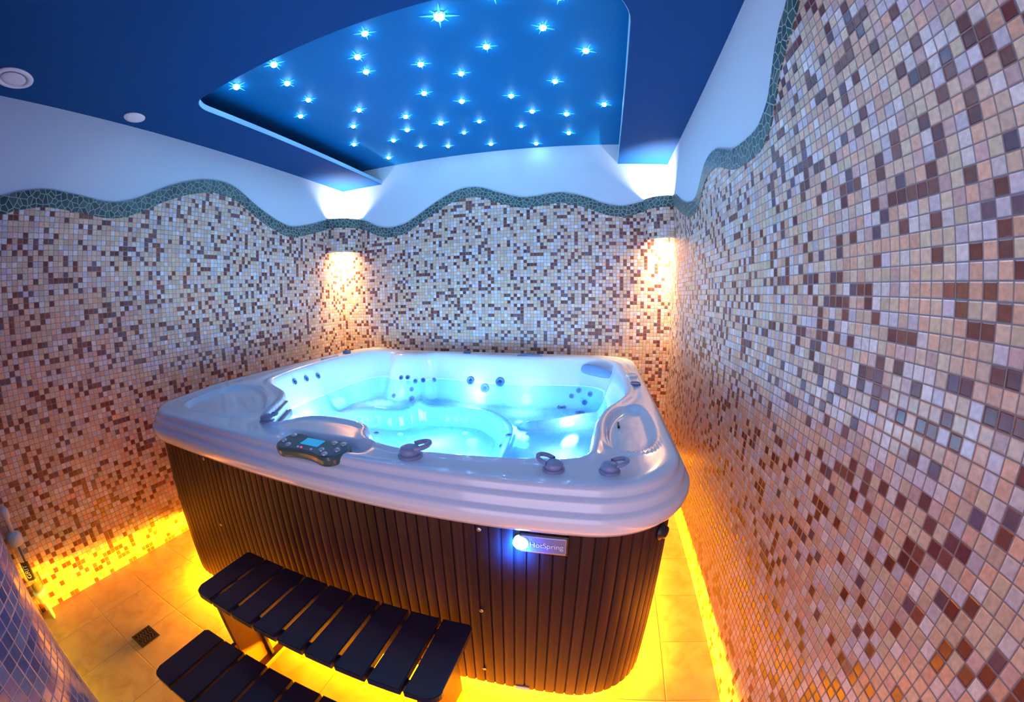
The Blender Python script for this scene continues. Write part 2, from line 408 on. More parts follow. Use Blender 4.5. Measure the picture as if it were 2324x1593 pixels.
def hf(X, Y):
    X = np.asarray(X, float); Y = np.asarray(Y, float)
    d = sdf(OPEN, X, Y)
    zr = RIM + .02*S((.75-X)/.35)*S((Y-1.3)/.4)
    lid = np.minimum(np.hypot((X-2.36)/.25, (Y-1.62)/.36), np.hypot((X-.95)/.3, (Y-1.55)/.25))
    w = .05+.10*S((lid-.7)/.6)
    w = np.where(Y < 1.5, np.minimum(w, .06), w)
    seat = SEAT + .012*np.sin(X*7.)*np.cos(Y*6.)
    h = zr-(zr-seat)*S((d+.006)/w)
    # rounded bead round the opening and a channel behind it
    h += .007*np.exp(-((d+.018)/.011)**2) - .008*np.exp(-((d+.055)/.02)**2)*S((Y-1.32)/.2)
    dl = sdf(LIDL, X, Y); h += -.014*S((dl+.012)/.024) + .006*np.exp(-((dl+.015)/.008)**2)
    dr = sdf(LIDR, X, Y); h += -.022*S((dr+.012)/.024) + .006*np.exp(-((dr+.015)/.008)**2)
    # bay for the control panel
    px = S((.185-np.abs(X-1.51))/.03); py = S((1.285-Y)/.03)*S((Y-1.075)/.05)
    h -= .030*px*py
    # footwell, with a rolled seat edge
    df = sdf(FOOTP, X, Y)
    h -= np.where(d > .02, (SEAT-FOOT)*S((df+.02)/.05), 0)
    h += np.where(d > .06, .010*np.exp(-((df+.045)/.018)**2), 0)
    # hollow of the seats, ridges between neighbours
    for (ax, ay, bx, by) in ((1.10, 2.72, 1.0, 3.0), (1.95, 2.5, 2.4, 2.75), (.7, 2.35, .5, 2.3), (1.95, 1.9, 2.4, 2.0)):
        ex, ey = bx-ax, by-ay; t = np.clip(((X-ax)*ex+(Y-ay)*ey)/(ex*ex+ey*ey), 0, 1)
        rr = np.hypot(X-ax-t*ex, Y-ay-t*ey)
        h += np.where(d > 0, .045*np.exp(-(rr/.05)**2)*S((d)/.08), 0)
    return h
def build_shell():
    n = 520; prof = [(-.012, .774), (.016, .772), (.030, .778), (.040, .793), (.046, .815), (.045, .832), (.041, .839), (.030, .843), (.026, .847), (.0255, .866), (.022, .873), (.011, .877), (.007, .880), (.0065, .892), (.002, .900), (-.010, .905), (-.03, .906)]
    vs, fs = [], []
    base = [PATH(LP*k/n) for k in range(n)]
    for o, z in prof:
        for x, y, nx, ny in base:
            X, Y = x+nx*o, y+ny*o
            zz = z + float(.02*S((.75-X)/.35)*S((Y-1.3)/.4))*min(1, max(0, (z-.84)/.05))
            vs.append((X, Y, zz))
    K = 128
    cx, cy = 1.42, 2.2
    bx = np.array([p[0]-p[2]*.03 for p in base]); by = np.array([p[1]-p[3]*.03 for p in base])
    for k in range(1, K):
        f = k/K; X = bx+(cx-bx)*f; Y = by+(cy-by)*f; Z = hf(X, Y)
        b = S(np.full(n, k/4.)); Z = (1-b)*vs_edge(Z, X, Y) + b*Z
        vs += list(zip(X.tolist(), Y.tolist(), Z.tolist()))
    R = len(prof)+K-1
    for r in range(R-1):
        a, b2 = r*n, (r+1)*n
        for k in range(n): fs.append((a+k, a+(k+1) % n, b2+(k+1) % n, b2+k))
    vs.append((cx, cy, float(hf(cx, cy)))); c = len(vs)-1; a = (R-1)*n
    for k in range(n): fs.append((a+k, a+(k+1) % n, c))
    return mesh_obj('shell', vs, fs, M['acrylic'], tub, TC, smooth=True)
def vs_edge(Z, X, Y): return .906+.02*S((.75-X)/.35)*S((Y-1.3)/.4)
shell = build_shell()
def build_skirt():
    z0, z1 = .036, .778
    nb = int(round(LP/.035)); p = LP/nb; vs, fs, uv = [], [], []; cols = []
    for i in range(nb):
        for u, o in ((0.0, -.005), (.08, 0.), (.30, .0012), (.5, .0015), (.70, .0012), (.92, 0.), (1., -.005)):
            if u == 1.: continue
            cols.append(((i+u)*p, o))
        cols.append(((i+.955)*p, -.005))
    for s, o in cols:
        x, y, nx, ny = PATH(s)
        for z, oo in ((z0, o-.018), (z0, o), (z1, o)):
            vs.append((x+nx*oo, y+ny*oo, z)); uv.append((s*.04/p, z))
    m = len(cols)
    for i in range(m):
        a, b2 = 3*i, 3*((i+1) % m)
        for k in range(2): fs.append((a+k, b2+k, b2+k+1, a+k+1))
    return mesh_obj('skirt', vs, fs, M['skirt'], tub, TC, uvs=uv)
skirt = build_skirt()
# plinth the tub stands on, set back from the skirt, with the pan above the light gap
bm = bmesh.new(); add_box(bm, (TX0+.25, TY0+.25, 0), (TX1-.25, TY1-.25, .05))
pp = [PATH(LP*k/160) for k in range(160)]; add_prism(bm, [(x-nx*.022, y-ny*.022) for x, y, nx, ny in pp], .05, .065)
bm_obj('base_pan', bm, M['black'], tub, TC)
def hfn(x, y, e=.006):
    z = float(hf(x, y)); dx = float(hf(x+e, y)-hf(x-e, y))/(2*e); dy = float(hf(x, y+e)-hf(x, y-e))/(2*e)
    return Vector((x, y, z)), Vector((-dx, -dy, 1)).normalized()
def add_jet(x, y, r=.024):
    c, n = hfn(x, y)
    bm = bmesh.new(); add_lathe(bm, [(r, -.004), (r, .004), (r*.86, .008), (r*.62, .006), (r*.55, .003)], c, n, 24)
    j = bm_obj('jet', bm, M['jet'], tub, TC, True)
    bm = bmesh.new(); add_lathe(bm, [(r*.34, .001), (r*.34, .008), (r*.2, .010)], c, n, 14)
    bm_obj('nozzle', bm, M['jetdark'], j, (0, 0, 0), True)
    j.children[0].data.transform(Matrix.Translation((-TC[0], -TC[1], -TC[2])))
JETS = []  # filled below
#JETS_BEGIN
JETS = [(.543, 2.08, .021), (.529, 2.206, .021), (.529, 2.324, .021), (1.041, 2.938, .018), (.917, 2.918, .018), (.985, 2.915, .018), (1.10, 3.013, .018),
        (.959, 2.895, .018), (.859, 2.916, .018), (.806, 2.875, .019), (.971, 2.865, .024), (1.415, 2.986, .032), (1.535, 2.953, .034), (1.651, 2.958, .034),
        (2.105, 2.93, .032), (2.241, 2.84, .034), (2.221, 2.988, .020), (2.304, 2.962, .020), (2.266, 2.954, .020), (2.17, 2.976, .018), (1.787, 2.446, .018),
        (1.866, 2.319, .018), (.785, 2.391, .016), (.90, 2.444, .018)]
#JETS_END
for q in JETS: add_jet(*q)
def sub(o, parent):                                  # sub-part built in tub coordinates
    o.parent = parent; return o
# diverter and air levers on the bar top: a cap with a looped handle
def lever(x, y, rot, s=1.):
    z = float(hf(x, y)); bm = bmesh.new()
    add_lathe(bm, [(.040*s, -.004), (.041*s, .006*s), (.036*s, .010*s), (.030*s, .011*s)], (x, y, z), (0, 0, 1), 28)
    o = bm_obj('diverter_collar', bm, M['grey_plastic'], tub, TC, True)
    bm = bmesh.new(); N, W = 26, 10
    Rm = Matrix.Translation((x, y, z+.010*s)) @ Matrix.Rotation(rot, 4, 'Z')
    # teardrop cap body
    add_lathe(bm, [(.034*s, 0), (.035*s, .012*s), (.031*s, .022*s), (.020*s, .027*s), (.004*s, .028*s)], (0, 0, 0), (0, 0, 1), 24)
    rings = []
    for i in range(N+1):
        a = -PI*.62+2*PI*.62*i/N
        c = Vector((.030*s+.036*s*math.cos(a), .028*s*math.sin(a), .018*s+.016*s*(1+math.cos(a))/2))
        tg = Vector((-.036*math.sin(a), .028*math.cos(a), -.008*math.sin(a))).normalized(); u = Vector((0, 0, 1)); v = tg.cross(u).normalized(); u = v.cross(tg)
        rings.append([bm.verts.new(c + (u*math.cos(2*PI*k/W)+v*math.sin(2*PI*k/W))*.0085*s) for k in range(W)])
    for A, B in zip(rings, rings[1:]):
        for k in range(W): bm.faces.new((A[k], A[(k+1) % W], B[(k+1) % W], B[k]))
    bmesh.ops.transform(bm, matrix=Rm, verts=bm.verts)
    bm_obj('diverter_handle', bm, M['grey_plastic'], tub, TC, True)
lever(1.845, 1.222, .45, .88); lever(2.25, 1.232, 2.7, .72); lever(2.395, 1.24, .3, .70); lever(1.165, 1.30, .2, .75)
# control panel
def control_panel():
    x, y, z = 1.512, 1.178, .882
    top, bot = [], []
    out = [(-.128, -.040), (-.138, -.020), (-.140, .022), (-.126, .048), (-.095, .058), (-.05, .046), (0, .040), (.05, .046), (.095, .058), (.126, .048), (.140, .022), (.138, -.022),
           (.122, -.052), (.09, -.062), (.05, -.048), (0, -.042), (-.05, -.048), (-.09, -.060)]
    out = chaikin(out, 2)
    bm = bmesh.new(); lv = []
    for sc2, zz in ((.97, 0), (1, .008), (1, .020), (.955, .029), (.90, .0315)):
        lv.append([bm.verts.new((px*sc2, py*sc2, zz)) for px, py in out])
    n = len(out)
    for A, B in zip(lv, lv[1:]):
        for k in range(n): bm.faces.new((A[k], A[(k+1) % n], B[(k+1) % n], B[k]))
    bm.faces.new(lv[0][::-1]); bm.faces.new(lv[-1])
    T = Matrix.Translation((x, y, z)) @ Matrix.Rotation(.10, 4, 'X')
    bmesh.ops.transform(bm, matrix=T, verts=bm.verts)
    p = bm_obj('control_panel', bm, M['panel'], tub, TC); p['label'] = 'dark teal bow-shaped control panel'
    bm = bmesh.new(); add_box(bm, (-.040, -.010, .030), (.034, .032, .034), .002); bmesh.ops.transform(bm, matrix=T, verts=bm.verts)
    o = bm_obj('screen', bm, M['screen'], p, TC); o['label'] = 'lit blue display'
    for bx, by in ((-.105, .032), (-.112, -.012), (-.075, -.030), (.075, .028), (.108, .030), (.112, -.008), (.062, -.022), (.088, -.040)):
        bm = bmesh.new(); add_lathe(bm, [(.011, .029), (.011, .034), (.008, .037), (.003, .0375)], (bx, by, 0), (0, 0, 1), 16)
        bmesh.ops.transform(bm, matrix=T, verts=bm.verts); bm_obj('button', bm, M['chrome'], p, TC, True)
    for k, bx in enumerate((-.030, -.016, .026)):
        bm = bmesh.new(); add_lathe(bm, [(.004, .028), (.004, .034), (.002, .035)], (bx, -.030, 0), (0, 0, 1), 10)
        bmesh.ops.transform(bm, matrix=T, verts=bm.verts); bm_obj('indicator_light', bm, M['redled'] if k == 1 else M['letter'], p, TC, True)
control_panel()
# headrest pillow in the far right corner and the fittings along the far rim
def pillow(cx, cy, cz, rot, L, H, D, tiltx):
    bm = bmesh.new(); bmesh.ops.create_uvsphere(bm, u_segments=28, v_segments=16, radius=1)
    for v in bm.verts:
        f = lambda a, e: math.copysign(abs(a)**e, a)
        v.co = Vector((f(v.co.x, .6)*L/2, f(v.co.y, .8)*D/2, f(v.co.z, .75)*H/2)); v.co.y += .10*(v.co.x/L)**2*4*.3
    bmesh.ops.transform(bm, matrix=Matrix.Translation((cx, cy, cz)) @ Matrix.Rotation(rot, 4, 'Z') @ Matrix.Rotation(tiltx, 4, 'X'), verts=bm.verts)
    return bm_obj('headrest_pillow', bm, M['pillow'], tub, TC, True)
pillow(2.325, 2.93, .845, -.75, .30, .075, .05, -.35)
def oval_fitting(name, x, y, rx, ry, rot, mat, hgt=.014, dots=0):
    z = float(hf(x, y)); bm = bmesh.new()
    pts = [(rx*math.copysign(abs(math.cos(a))**.7, math.cos(a)), ry*math.copysign(abs(math.sin(a))**.7, math.sin(a))) for a in [2*PI*k/36 for k in range(36)]]
    lv = [[bm.verts.new((px*s, py*s, zz)) for px, py in pts] for s, zz in ((1.02, -.01), (1, hgt*.7), (.93, hgt), (.80, hgt), (.76, hgt-.004))]
    for A, B in zip(lv, lv[1:]):
        for k in range(36): bm.faces.new((A[k], A[(k+1) % 36], B[(k+1) % 36], B[k]))
    bm.faces.new(lv[-1])
    bmesh.ops.transform(bm, matrix=Matrix.Translation((x, y, z)) @ Matrix.Rotation(rot, 4, 'Z'), verts=bm.verts)
    return bm_obj(name, bm, mat, tub, TC)
oval_fitting('waterfall_outlet', 1.845, 3.10, .095, .040, 0, M['pillow'], .02)
oval_fitting('air_control', 1.33, 3.16, .028, .022, 0, M['jet'], .02)
oval_fitting('grab_plate', .40, 2.62, .035, .10, .1, M['white_plastic'], .012)
oval_fitting('air_control', .40, 2.84, .03, .03, 0, M['jet'], .022)
oval_fitting('air_control', 2.545, 2.47, .032, .045, 0, M['white_plastic'], .016)
oval_fitting('diverter_cap', 2.548, 2.27, .028, .032, 0, M['jet'], .016)
# filter mouth in the near left corner: two dark slots in the lid's inner face
for k, (x0, y0, x1, y1, zz) in enumerate(((.955, 1.612, 1.112, 1.345, .888), (.968, 1.618, 1.125, 1.352, .835))):
    bm = bmesh.new(); a = math.atan2(y1-y0, x1-x0); L = math.hypot(x1-x0, y1-y0)
    add_box(bm, (-L/2, -.008, -.005-.011*k), (L/2, .008, .005+.011*k), .004)
    bmesh.ops.transform(bm, matrix=Matrix.Translation(((x0+x1)/2, (y0+y1)/2, zz)) @ Matrix.Rotation(a, 4, 'Z'), verts=bm.verts)
    bm_obj('filter_slot', bm, M['jetdark'], tub, TC)
# small latch on the near right lid
bm = bmesh.new(); add_box(bm, (2.432, 1.65, .875), (2.440, 1.70, .892), .003); bm_obj('lid_latch', bm, M['black'], tub, TC)
# screws, inlet cap, clip, name plate on the skirt front
def front_disc(name, x, z, prof, mat, y=None):
    bm = bmesh.new(); add_lathe(bm, prof, (x, TY0 if y is None else y, z), (0, -1, 0), 22); return bm_obj(name, bm, mat, tub, TC, True)
for x, z in ((2.066, .744), (2.060, .431), (2.056, .121), (.868, .748), (.866, .435)):
    front_disc('screw', x, z, [(.007, 0), (.007, .003), (.005, .005), (.002, .005)], M['steel'])
x, y, nx, ny = PATH((TX1-TR)-(TX0+TX1)/2+TR*math.radians(55))
bm = bmesh.new(); add_lathe(bm, [(.026, 0), (.026, .008), (.020, .012), (.018, .020), (.008, .023)], (x, y, .715), (nx, ny, 0), 24); bm_obj('inlet_cap', bm, M['black'], tub, TC, True)
bm = bmesh.new(); add_box(bm, (2.165, TY0-.006, .034), (2.215, TY0+.004, .052), .002); bm_obj('skirt_clip', bm, M['white_plastic'], tub, TC)
bm = bmesh.new(); add_box(bm, (2.176, TY0-.007, .692), (2.306, TY0+.002, .754), .004); bm_obj('name_plate_frame', bm, M['black'], tub, TC)
bm = bmesh.new(); add_box(bm, (2.180, TY0-.010, .697), (2.301, TY0-.004, .749), .003); plate = bm_obj('name_plate', bm, M['badge'], tub, TC)
cu = bpy.data.curves.new('lettering', 'FONT'); cu.body = 'HotSpring'; cu.size = .0215; cu.extrude = .0008; cu.align_x = 'CENTER'; cu.align_y = 'CENTER'
cu.materials.append(M['letter'])
tx = text_mesh('lettering', cu); tx.parent = plate
tx.location = (2.249-TC[0], TY0-.0112-TC[1], .7235-TC[2]); tx.rotation_euler = (PI/2, 0, 0)
lens = front_disc('lamp_lens', 2.181, .7235, [(.021, .0), (.021, .012), (.016, .019), (.008, .0225), (.002, .0235)], M['bluelens']); lens['label'] = 'glowing blue lens'
# underwater lamp lenses
LAMPS = [(1.0, 2.1, .60, 4.8), (1.35, 2.4, .60, 4.8), (1.66, 2.15, .60, 4.8), (1.4, 1.75, .60, 4.8), (1.7, 1.6, .60, 4), (.78, 2.72, .67, 1.1), (1.45, 2.86, .67, 1.0), (1.85, 2.78, .67, .9), (2.2, 2.6, .68, 1.3), (2.2, 2.1, .68, 1.3), (2.12, 1.62, .67, 1.2), (.72, 2.1, .62, 1.8)]
for x, y in ((1.06, 2.5), (1.5, 2.6), (1.85, 2.1)):
    c, n = hfn(x, y); bm = bmesh.new(); add_lathe(bm, [(.02, -.002), (.02, .004), (.012, .008)], c, n, 18); bm_obj('lamp_lens', bm, M['tublens'], tub, TC, True)
# water
bm = bmesh.new()
gx, gy = np.meshgrid(np.arange(.2, 2.75, .01), np.arange(1.0, 3.4, .01)); HMAX = hf(gx, gy)
for ax in (0, 1):
    HMAX = np.max([np.roll(HMAX, q, ax) for q in range(-4, 5)], 0)
rad = []
NA, NR = 240, 72
for k in range(NA):
    a = 2*PI*k/NA; rr = np.arange(.2, 1.7, .004); hh = hf(1.42+rr*math.cos(a), 2.2+rr*math.sin(a))
    rad.append(float(rr[np.argmax(hh > WATER-.014)])-.014)
def ring(f, top):
    P = [(1.42+f*rad[k]*math.cos(2*PI*k/NA), 2.2+f*rad[k]*math.sin(2*PI*k/NA)) for k in range(NA)]
    if top: return [bm.verts.new((x, y, WATER)) for x, y in P]
    h = [HMAX[int(round((y-1.0)/.01)), int(round((x-.2)/.01))] for x, y in P]; return [bm.verts.new((x, y, min(float(z)+.012, WATER-.0005))) for (x, y), z in zip(P, h)]
def skin(A, B):
    for k in range(NA): bm.faces.new((A[k], A[(k+1) % NA], B[(k+1) % NA], B[k]))
prev = top = ring(1, True)
for q in range(NR):
    cur = ring(1-q/NR, False); skin(prev, cur); prev = cur
bm.faces.new(prev)
prev = top
bm.faces.new(top)
water = bm_obj('tub_water', bm, M['water'], None, (1.42, 2.2, WATER)); water.data.materials.append(M['water_bed'])
for p in water.data.polygons: p.material_index = 0 if p.normal.z > .9 and p.center.z > -.0002 else 1
water['label'] = 'clear cyan lit water filling the hot tub'; water['category'] = 'water'; water['kind'] = 'stuff'

# ================================================================== STEPS
st = thing('spa_steps', 'two-tier steps with navy black slats against the front of the hot tub', 'steps', (1.58, .82, 0))
SO = (1.58, .82, 0)
def tread(x0, x1, y0, y1, z, n=9, t=.024):
    w = (x1-x0)/n; g = .012
    for i in range(n):
        a, b2 = x0+i*w+g/2, x0+(i+1)*w-g/2; bm = bmesh.new()
        pts = [(a, y0), (b2, y0), (b2, y1), (a, y1)]
        r = .035
        if i == 0: pts = [(a+r-r*math.cos(q)*1, y0+r-r*math.sin(q)) for q in [PI/2*k/6 for k in range(7)]] + [(b2, y0), (b2, y1), (a+.012, y1), (a, y1-.012)]
        if i == n-1: pts = [(a, y0)] + [(b2-r+r*math.sin(q), y0+r-r*math.cos(q)) for q in [PI/2*k/6 for k in range(7)]] + [(b2, y1-.012), (b2-.012, y1), (a, y1)]
        add_prism(bm, pts, z-t, z)
        es = [e for e in bm.edges if all(v.co.z > z-.001 for v in e.verts)]
        bmesh.ops.bevel(bm, geom=es, offset=.003, segments=2, affect='EDGES')
        bm_obj('slat', bm, M['slat'], st, SO)
tread(1.108, 2.056, .815, 1.098, .42); tread(1.060, 2.10, .535, .812, .205)
for x in (1.20, 1.985):
    bm = bmesh.new(); add_box(bm, (x-.010, .835, 0), (x+.010, 1.085, .395), .003); bm_obj('side_panel', bm, M['stepside'], st, SO)
    bm = bmesh.new(); add_box(bm, (x-.010, .56, 0), (x+.010, .835, .18), .003); bm_obj('side_panel', bm, M['stepside'], st, SO)
    s = 1 if x < 1.6 else -1
    bm = bmesh.new(); add_box(bm, (min(x, x+s*.045), .835, 0), (max(x, x+s*.045), 1.085, .022), .003); bm_obj('bottom_rail', bm, M['stepside'], st, SO)
    bm = bmesh.new(); add_box(bm, (min(x, x+s*.03), .95, .02), (max(x, x+s*.03), .965, .39), .002); bm_obj('batten', bm, M['black'], st, SO)
for y0, zt in ((.86, .395), (1.06, .395), (.58, .18), (.77, .18)):
    bm = bmesh.new(); add_box(bm, (1.19, y0-.012, zt-.04), (1.995, y0+.012, zt), .003); bm_obj('cross_rail', bm, M['stepside'], st, SO)

# ================================================================== CORNER LAMPS
def corner_lamp(cx, sx, R, label, ztop, wave):
    o = (cx, YB, 1.79); root = thing('wall_lamp', label, 'lamp', o, 'corner wall lamps')
    N = 28; ins = .004
    def surf(name, zlo, zhi, r, t, mat):
        vs, fs, uv = [], [], []
        for i in range(N+1):
            a = PI/2*i/N; a2 = .02+(PI/2-.04)*i/N
            for rr, z in ((r-t, zlo(i/N)), (r, zlo(i/N)), (r, zhi(i/N)), (r-t, zhi(i/N))):
                vs.append((cx+sx*rr*math.cos(a2), YB-rr*math.sin(a2), z)); uv.append((a*r+70, z))
        for i in range(N):
            p, q = 4*i, 4*(i+1)
            for k in range(4): fs.append((p+k, q+k, q+(k+1) % 4, p+(k+1) % 4))
        fs += [(0, 1, 2, 3), (4*N+3, 4*N+2, 4*N+1, 4*N)]
        return mesh_obj(name, vs, fs, mat, root, o, uvs=uv)
    surf('shade', lambda u: 1.785, lambda u: wave(u)-BAND, R, .014, M['mosaic'])
    surf('stone_border', lambda u: wave(u)-BAND, lambda u: wave(u), R+.004, .018, M['pebble'])
    for z, m in ((1.86, M['bulbwarm']), (1.98, M['bulbwhite'])):
        bm = bmesh.new(); bmesh.ops.create_uvsphere(bm, u_segments=16, v_segments=10, radius=.03)
        bmesh.ops.translate(bm, verts=bm.verts, vec=(cx+sx*.09, YB-.09, z)); bm_obj('bulb', bm, m, root, o, True)
    bm = bmesh.new(); add_box(bm, (min(cx, cx+sx*.12)+(.006 if sx > 0 else 0), YB-.12, 1.915), (max(cx, cx+sx*.12)-(.006 if sx < 0 else 0), YB-.008, 1.925)); bm_obj('bracket', bm, M['white_plastic'], root, o)
    return root
corner_lamp(0, 1, .235, 'mosaic-clad corner wall lamp at the left end of the back wall', 2.09, lambda u: 2.092)
corner_lamp(XR, -1, .205, 'mosaic-clad corner wall lamp at the right end of the back wall', 2.1, lambda u: 2.098)

# ================================================================== STAR LIGHTS
ROWS = [
 ('row nearest the back wall', [(.567, 2.711), (.646, 3.106), (.872, 2.795), (1.007, 2.994), (1.206, 3.078), (1.539, 3.143), (1.885, 3.218)]),
 ('second row from the back wall', [(.757, 2.432), (1.057, 2.668), (1.322, 2.655), (1.412, 2.876), (1.578, 2.724), (1.836, 2.876), (2.155, 3.05)]),
 ('third row from the back wall', [(.563, 2.102), (.933, 2.245), (1.149, 2.472), (1.953, 2.66), (2.168, 2.735)]),
 ('fourth row from the back wall', [(.754, 1.962), (1.395, 2.235), (1.565, 2.409), (1.868, 2.428), (2.413, 2.619)]),
 ('fifth row from the back wall', [(.547, 1.576), (.790, 1.739), (1.222, 1.882), (1.672, 2.105), (2.145, 2.309)]),
 ('sixth row from the back wall', [(.870, 1.554), (1.262, 1.74), (1.511, 1.944), (1.87, 1.906), (2.33, 2.028)]),
 ('seventh row from the back wall', [(1.397, 1.594), (1.748, 1.618), (2.153, 1.818)]),
 ('row cut by the top of the photo', [(1.998, 1.565), (2.25, 1.623)])]
ORD = ['first', 'second', 'third', 'fourth', 'fifth', 'sixth', 'seventh']
BIG = {(1.748, 1.618): 1.55, (.547, 1.576): 1.25, (.870, 1.554): 1.15, (.567, 2.711): 1., (1.322, 2.655): 1.15, (1.578, 2.724): .85, (1.412, 2.876): .8, (1.836, 2.876): .8}
ZST = ZC
def star_proto(loc):
    root = thing('star_light', '', 'ceiling light', loc, 'star lights in the blue ceiling bay')
    bm = bmesh.new(); add_lathe(bm, [(.014, 0), (.014, -.002), (.011, -.004)], loc, (0, 0, 1), 20); bm_obj('bezel', bm, M['white_plastic'], root, loc, True)
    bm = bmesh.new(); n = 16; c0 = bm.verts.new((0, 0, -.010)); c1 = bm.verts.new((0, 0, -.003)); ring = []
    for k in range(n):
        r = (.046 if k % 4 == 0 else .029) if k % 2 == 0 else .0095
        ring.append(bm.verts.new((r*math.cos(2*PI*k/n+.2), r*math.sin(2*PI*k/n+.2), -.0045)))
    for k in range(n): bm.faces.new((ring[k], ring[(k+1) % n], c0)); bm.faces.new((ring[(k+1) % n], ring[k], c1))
    bmesh.ops.translate(bm, verts=bm.verts, vec=loc); bm_obj('glare_points', bm, M['starglare'], root, loc)  # glowing points shaped to imitate lens starburst round each light
    bm = bmesh.new(); add_lathe(bm, [(.0115, -.004), (.0115, -.010), (.008, -.015), (.003, -.0175)], (0, 0, 0), (0, 0, 1), 16)
    bmesh.ops.translate(bm, verts=bm.verts, vec=loc); bm_obj('lens', bm, M['starcore'], root, loc, True)
    return root
proto = None
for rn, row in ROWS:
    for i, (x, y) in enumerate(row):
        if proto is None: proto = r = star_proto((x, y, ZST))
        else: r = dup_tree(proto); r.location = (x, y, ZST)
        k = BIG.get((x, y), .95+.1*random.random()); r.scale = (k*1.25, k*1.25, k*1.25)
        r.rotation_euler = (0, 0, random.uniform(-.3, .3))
        side = ORD[i]+' from the left'
        if i == len(row)-1: side = 'rightmost'
        if i == 0: side = 'leftmost'
        r['label'] = ('largest blue-white star light, ' if (x, y) == (1.748, 1.618) else 'small blue-white star light, ')+side+' in the '+rn

# ================================================================== CEILING VALVES, DRAIN, HAND PUMP
def valve(x, y, R, disc, label):
    o = (x, y, ZS); root = thing('ceiling_vent', label, 'vent', o, 'round white ceiling vents')
    bm = bmesh.new(); add_lathe(bm, [(R, 0), (R*.99, -.004), (R*.90, -.008), (R*.76, -.008), (R*.72, -.005), (R*.71, -.001)], o, (0, 0, 1), 48); bm_obj('rim', bm, M['white_plastic'], root, o, True)
    bm = bmesh.new(); add_lathe(bm, [(R*.68, 0), (R*.68, -.0006)], o, (0, 0, 1), 40); bm_obj('gap_shade', bm, M['black'], root, o)  # black disc stands in for the shade in the ring gap
    bm = bmesh.new(); add_lathe(bm, [(disc*R*.4, 0), (disc*R*.8, -.002), (disc*R, -.004), (disc*R*.97, -.008), (disc*R*.6, -.009), (.001, -.0095)], o, (0, 0, 1), 40); bm_obj('disc', bm, M['white_plastic'], root, o, True)
valve(.205, .495, .096, .62, 'round white ceiling vent with a dark ring, at the left edge of the photo')
valve(.127, 1.187, .062, .86, 'flat white ceiling vent beside the left wall, farther from the viewer')
o = (.632, .672, 0); dr = thing('floor_drain', 'small square dark drain grate set in the floor tiles left of the steps', 'drain', o)
bm = bmesh.new()
for lo, hi in (((-.052, -.052), (.052, -.042)), ((-.052, .042), (.052, .052)), ((-.052, -.042), (-.042, .042)), ((.042, -.042), (.052, .042))):
    add_box(bm, (o[0]+lo[0], o[1]+lo[1], 0), (o[0]+hi[0], o[1]+hi[1], .004))
bm_obj('frame', bm, M['grate'], dr, o)
bm = bmesh.new(); add_box(bm, (o[0]-.042, o[1]-.042, 0), (o[0]+.042, o[1]+.042, .0012)); bm_obj('sump', bm, M['black'], dr, o)
bm = bmesh.new()
for k in range(5):                                   # wavy bars
    P = [(-.042+.084*i/14, -.030+.015*k+.005*math.sin(i*PI/3.5)) for i in range(15)]
    for (ax, ay), (bx, by) in zip(P, P[1:]):
        v = [bm.verts.new((o[0]+px, o[1]+py, z)) for z in (.001, .004) for px, py in ((ax, ay-.003), (bx, by-.003), (bx, by+.003), (ax, ay+.003))]
        for q in ((4, 5, 6, 7), (0, 1, 5, 4), (2, 3, 7, 6)): bm.faces.new([v[i] for i in q])
bm_obj('grate', bm, plain('pale_bronze_bars', (.07, .055, .06), .35, .5), dr, o)
def hand_pump():
    o = (.062, .372, 0); r = thing('hand_pump', 'clear plastic hand pump with white caps standing in the left corner by the blue mosaic', 'hand pump', o)
    A = (0, 0, 1)
    def part(name, prof, mat, seg=26, label=None):
        bm = bmesh.new(); add_lathe(bm, prof, (o[0], o[1], 0), A, seg); q = bm_obj(name, bm, mat, r, o, True)
        if label: q['label'] = label
        return q
    bm = bmesh.new()
    for k, (w, d, z) in enumerate(((.045, .012, 0), (.040, .012, .02), (.018, .016, .07), (.017, .017, .085))):
        ring = [bm.verts.new((o[0]+w*math.cos(2*PI*i/20), o[1]+d*math.sin(2*PI*i/20), z)) for i in range(20)]
        if k:
            for i in range(20): bm.faces.new((prev[i], prev[(i+1) % 20], ring[(i+1) % 20], ring[i]))
        else: bm.faces.new(ring[::-1])
        prev = ring
    bm.faces.new(prev); bm_obj('nozzle', bm, M['white_plastic'], r, o, True)
    part('bottom_cap', [(.018, .080), (.030, .085), (.031, .12), (.038, .125), (.038, .15), (.031, .155)], M['white_plastic'])
    part('tube', [(.029, .150), (.029, .415)], M['clear'], label='clear tube')
    part('piston', [(.027, .165), (.027, .185), (.010, .19), (.006, .2), (.006, .41)], M['black'])
    part('top_cap', [(.031, .405), (.039, .41), (.040, .445), (.034, .46), (.018, .468)], M['white_plastic'])
    part('handle', [(.012, .465), (.012, .53), (.019, .54), (.021, .575), (.015, .59)], M['white_plastic'])
    lab = bmesh.new(); W = 12; a0 = math.radians(-75); a1 = math.radians(25)
    vs = [[lab.verts.new((o[0]+.0300*math.cos(a0+(a1-a0)*i/W), o[1]+.0300*math.sin(a0+(a1-a0)*i/W), z)) for i in range(W+1)] for z in (.225, .325)]
    for i in range(W): lab.faces.new((vs[0][i], vs[0][i+1], vs[1][i+1], vs[1][i]))
    lb = bm_obj('sticker', lab, M['black'], r, o)
    cu = bpy.data.curves.new('sticker_lettering', 'FONT'); cu.body = 'GRIT'; cu.size = .034; cu.align_x = 'CENTER'; cu.align_y = 'CENTER'; cu.extrude = .0004; cu.materials.append(M['letter'])
    t = text_mesh('sticker_lettering', cu); t.parent = lb
    am = (a0+a1)/2; t.location = (.0312*math.cos(am), .0312*math.sin(am), .275); t.rotation_euler = (PI/2, -PI/2, am+PI/2)
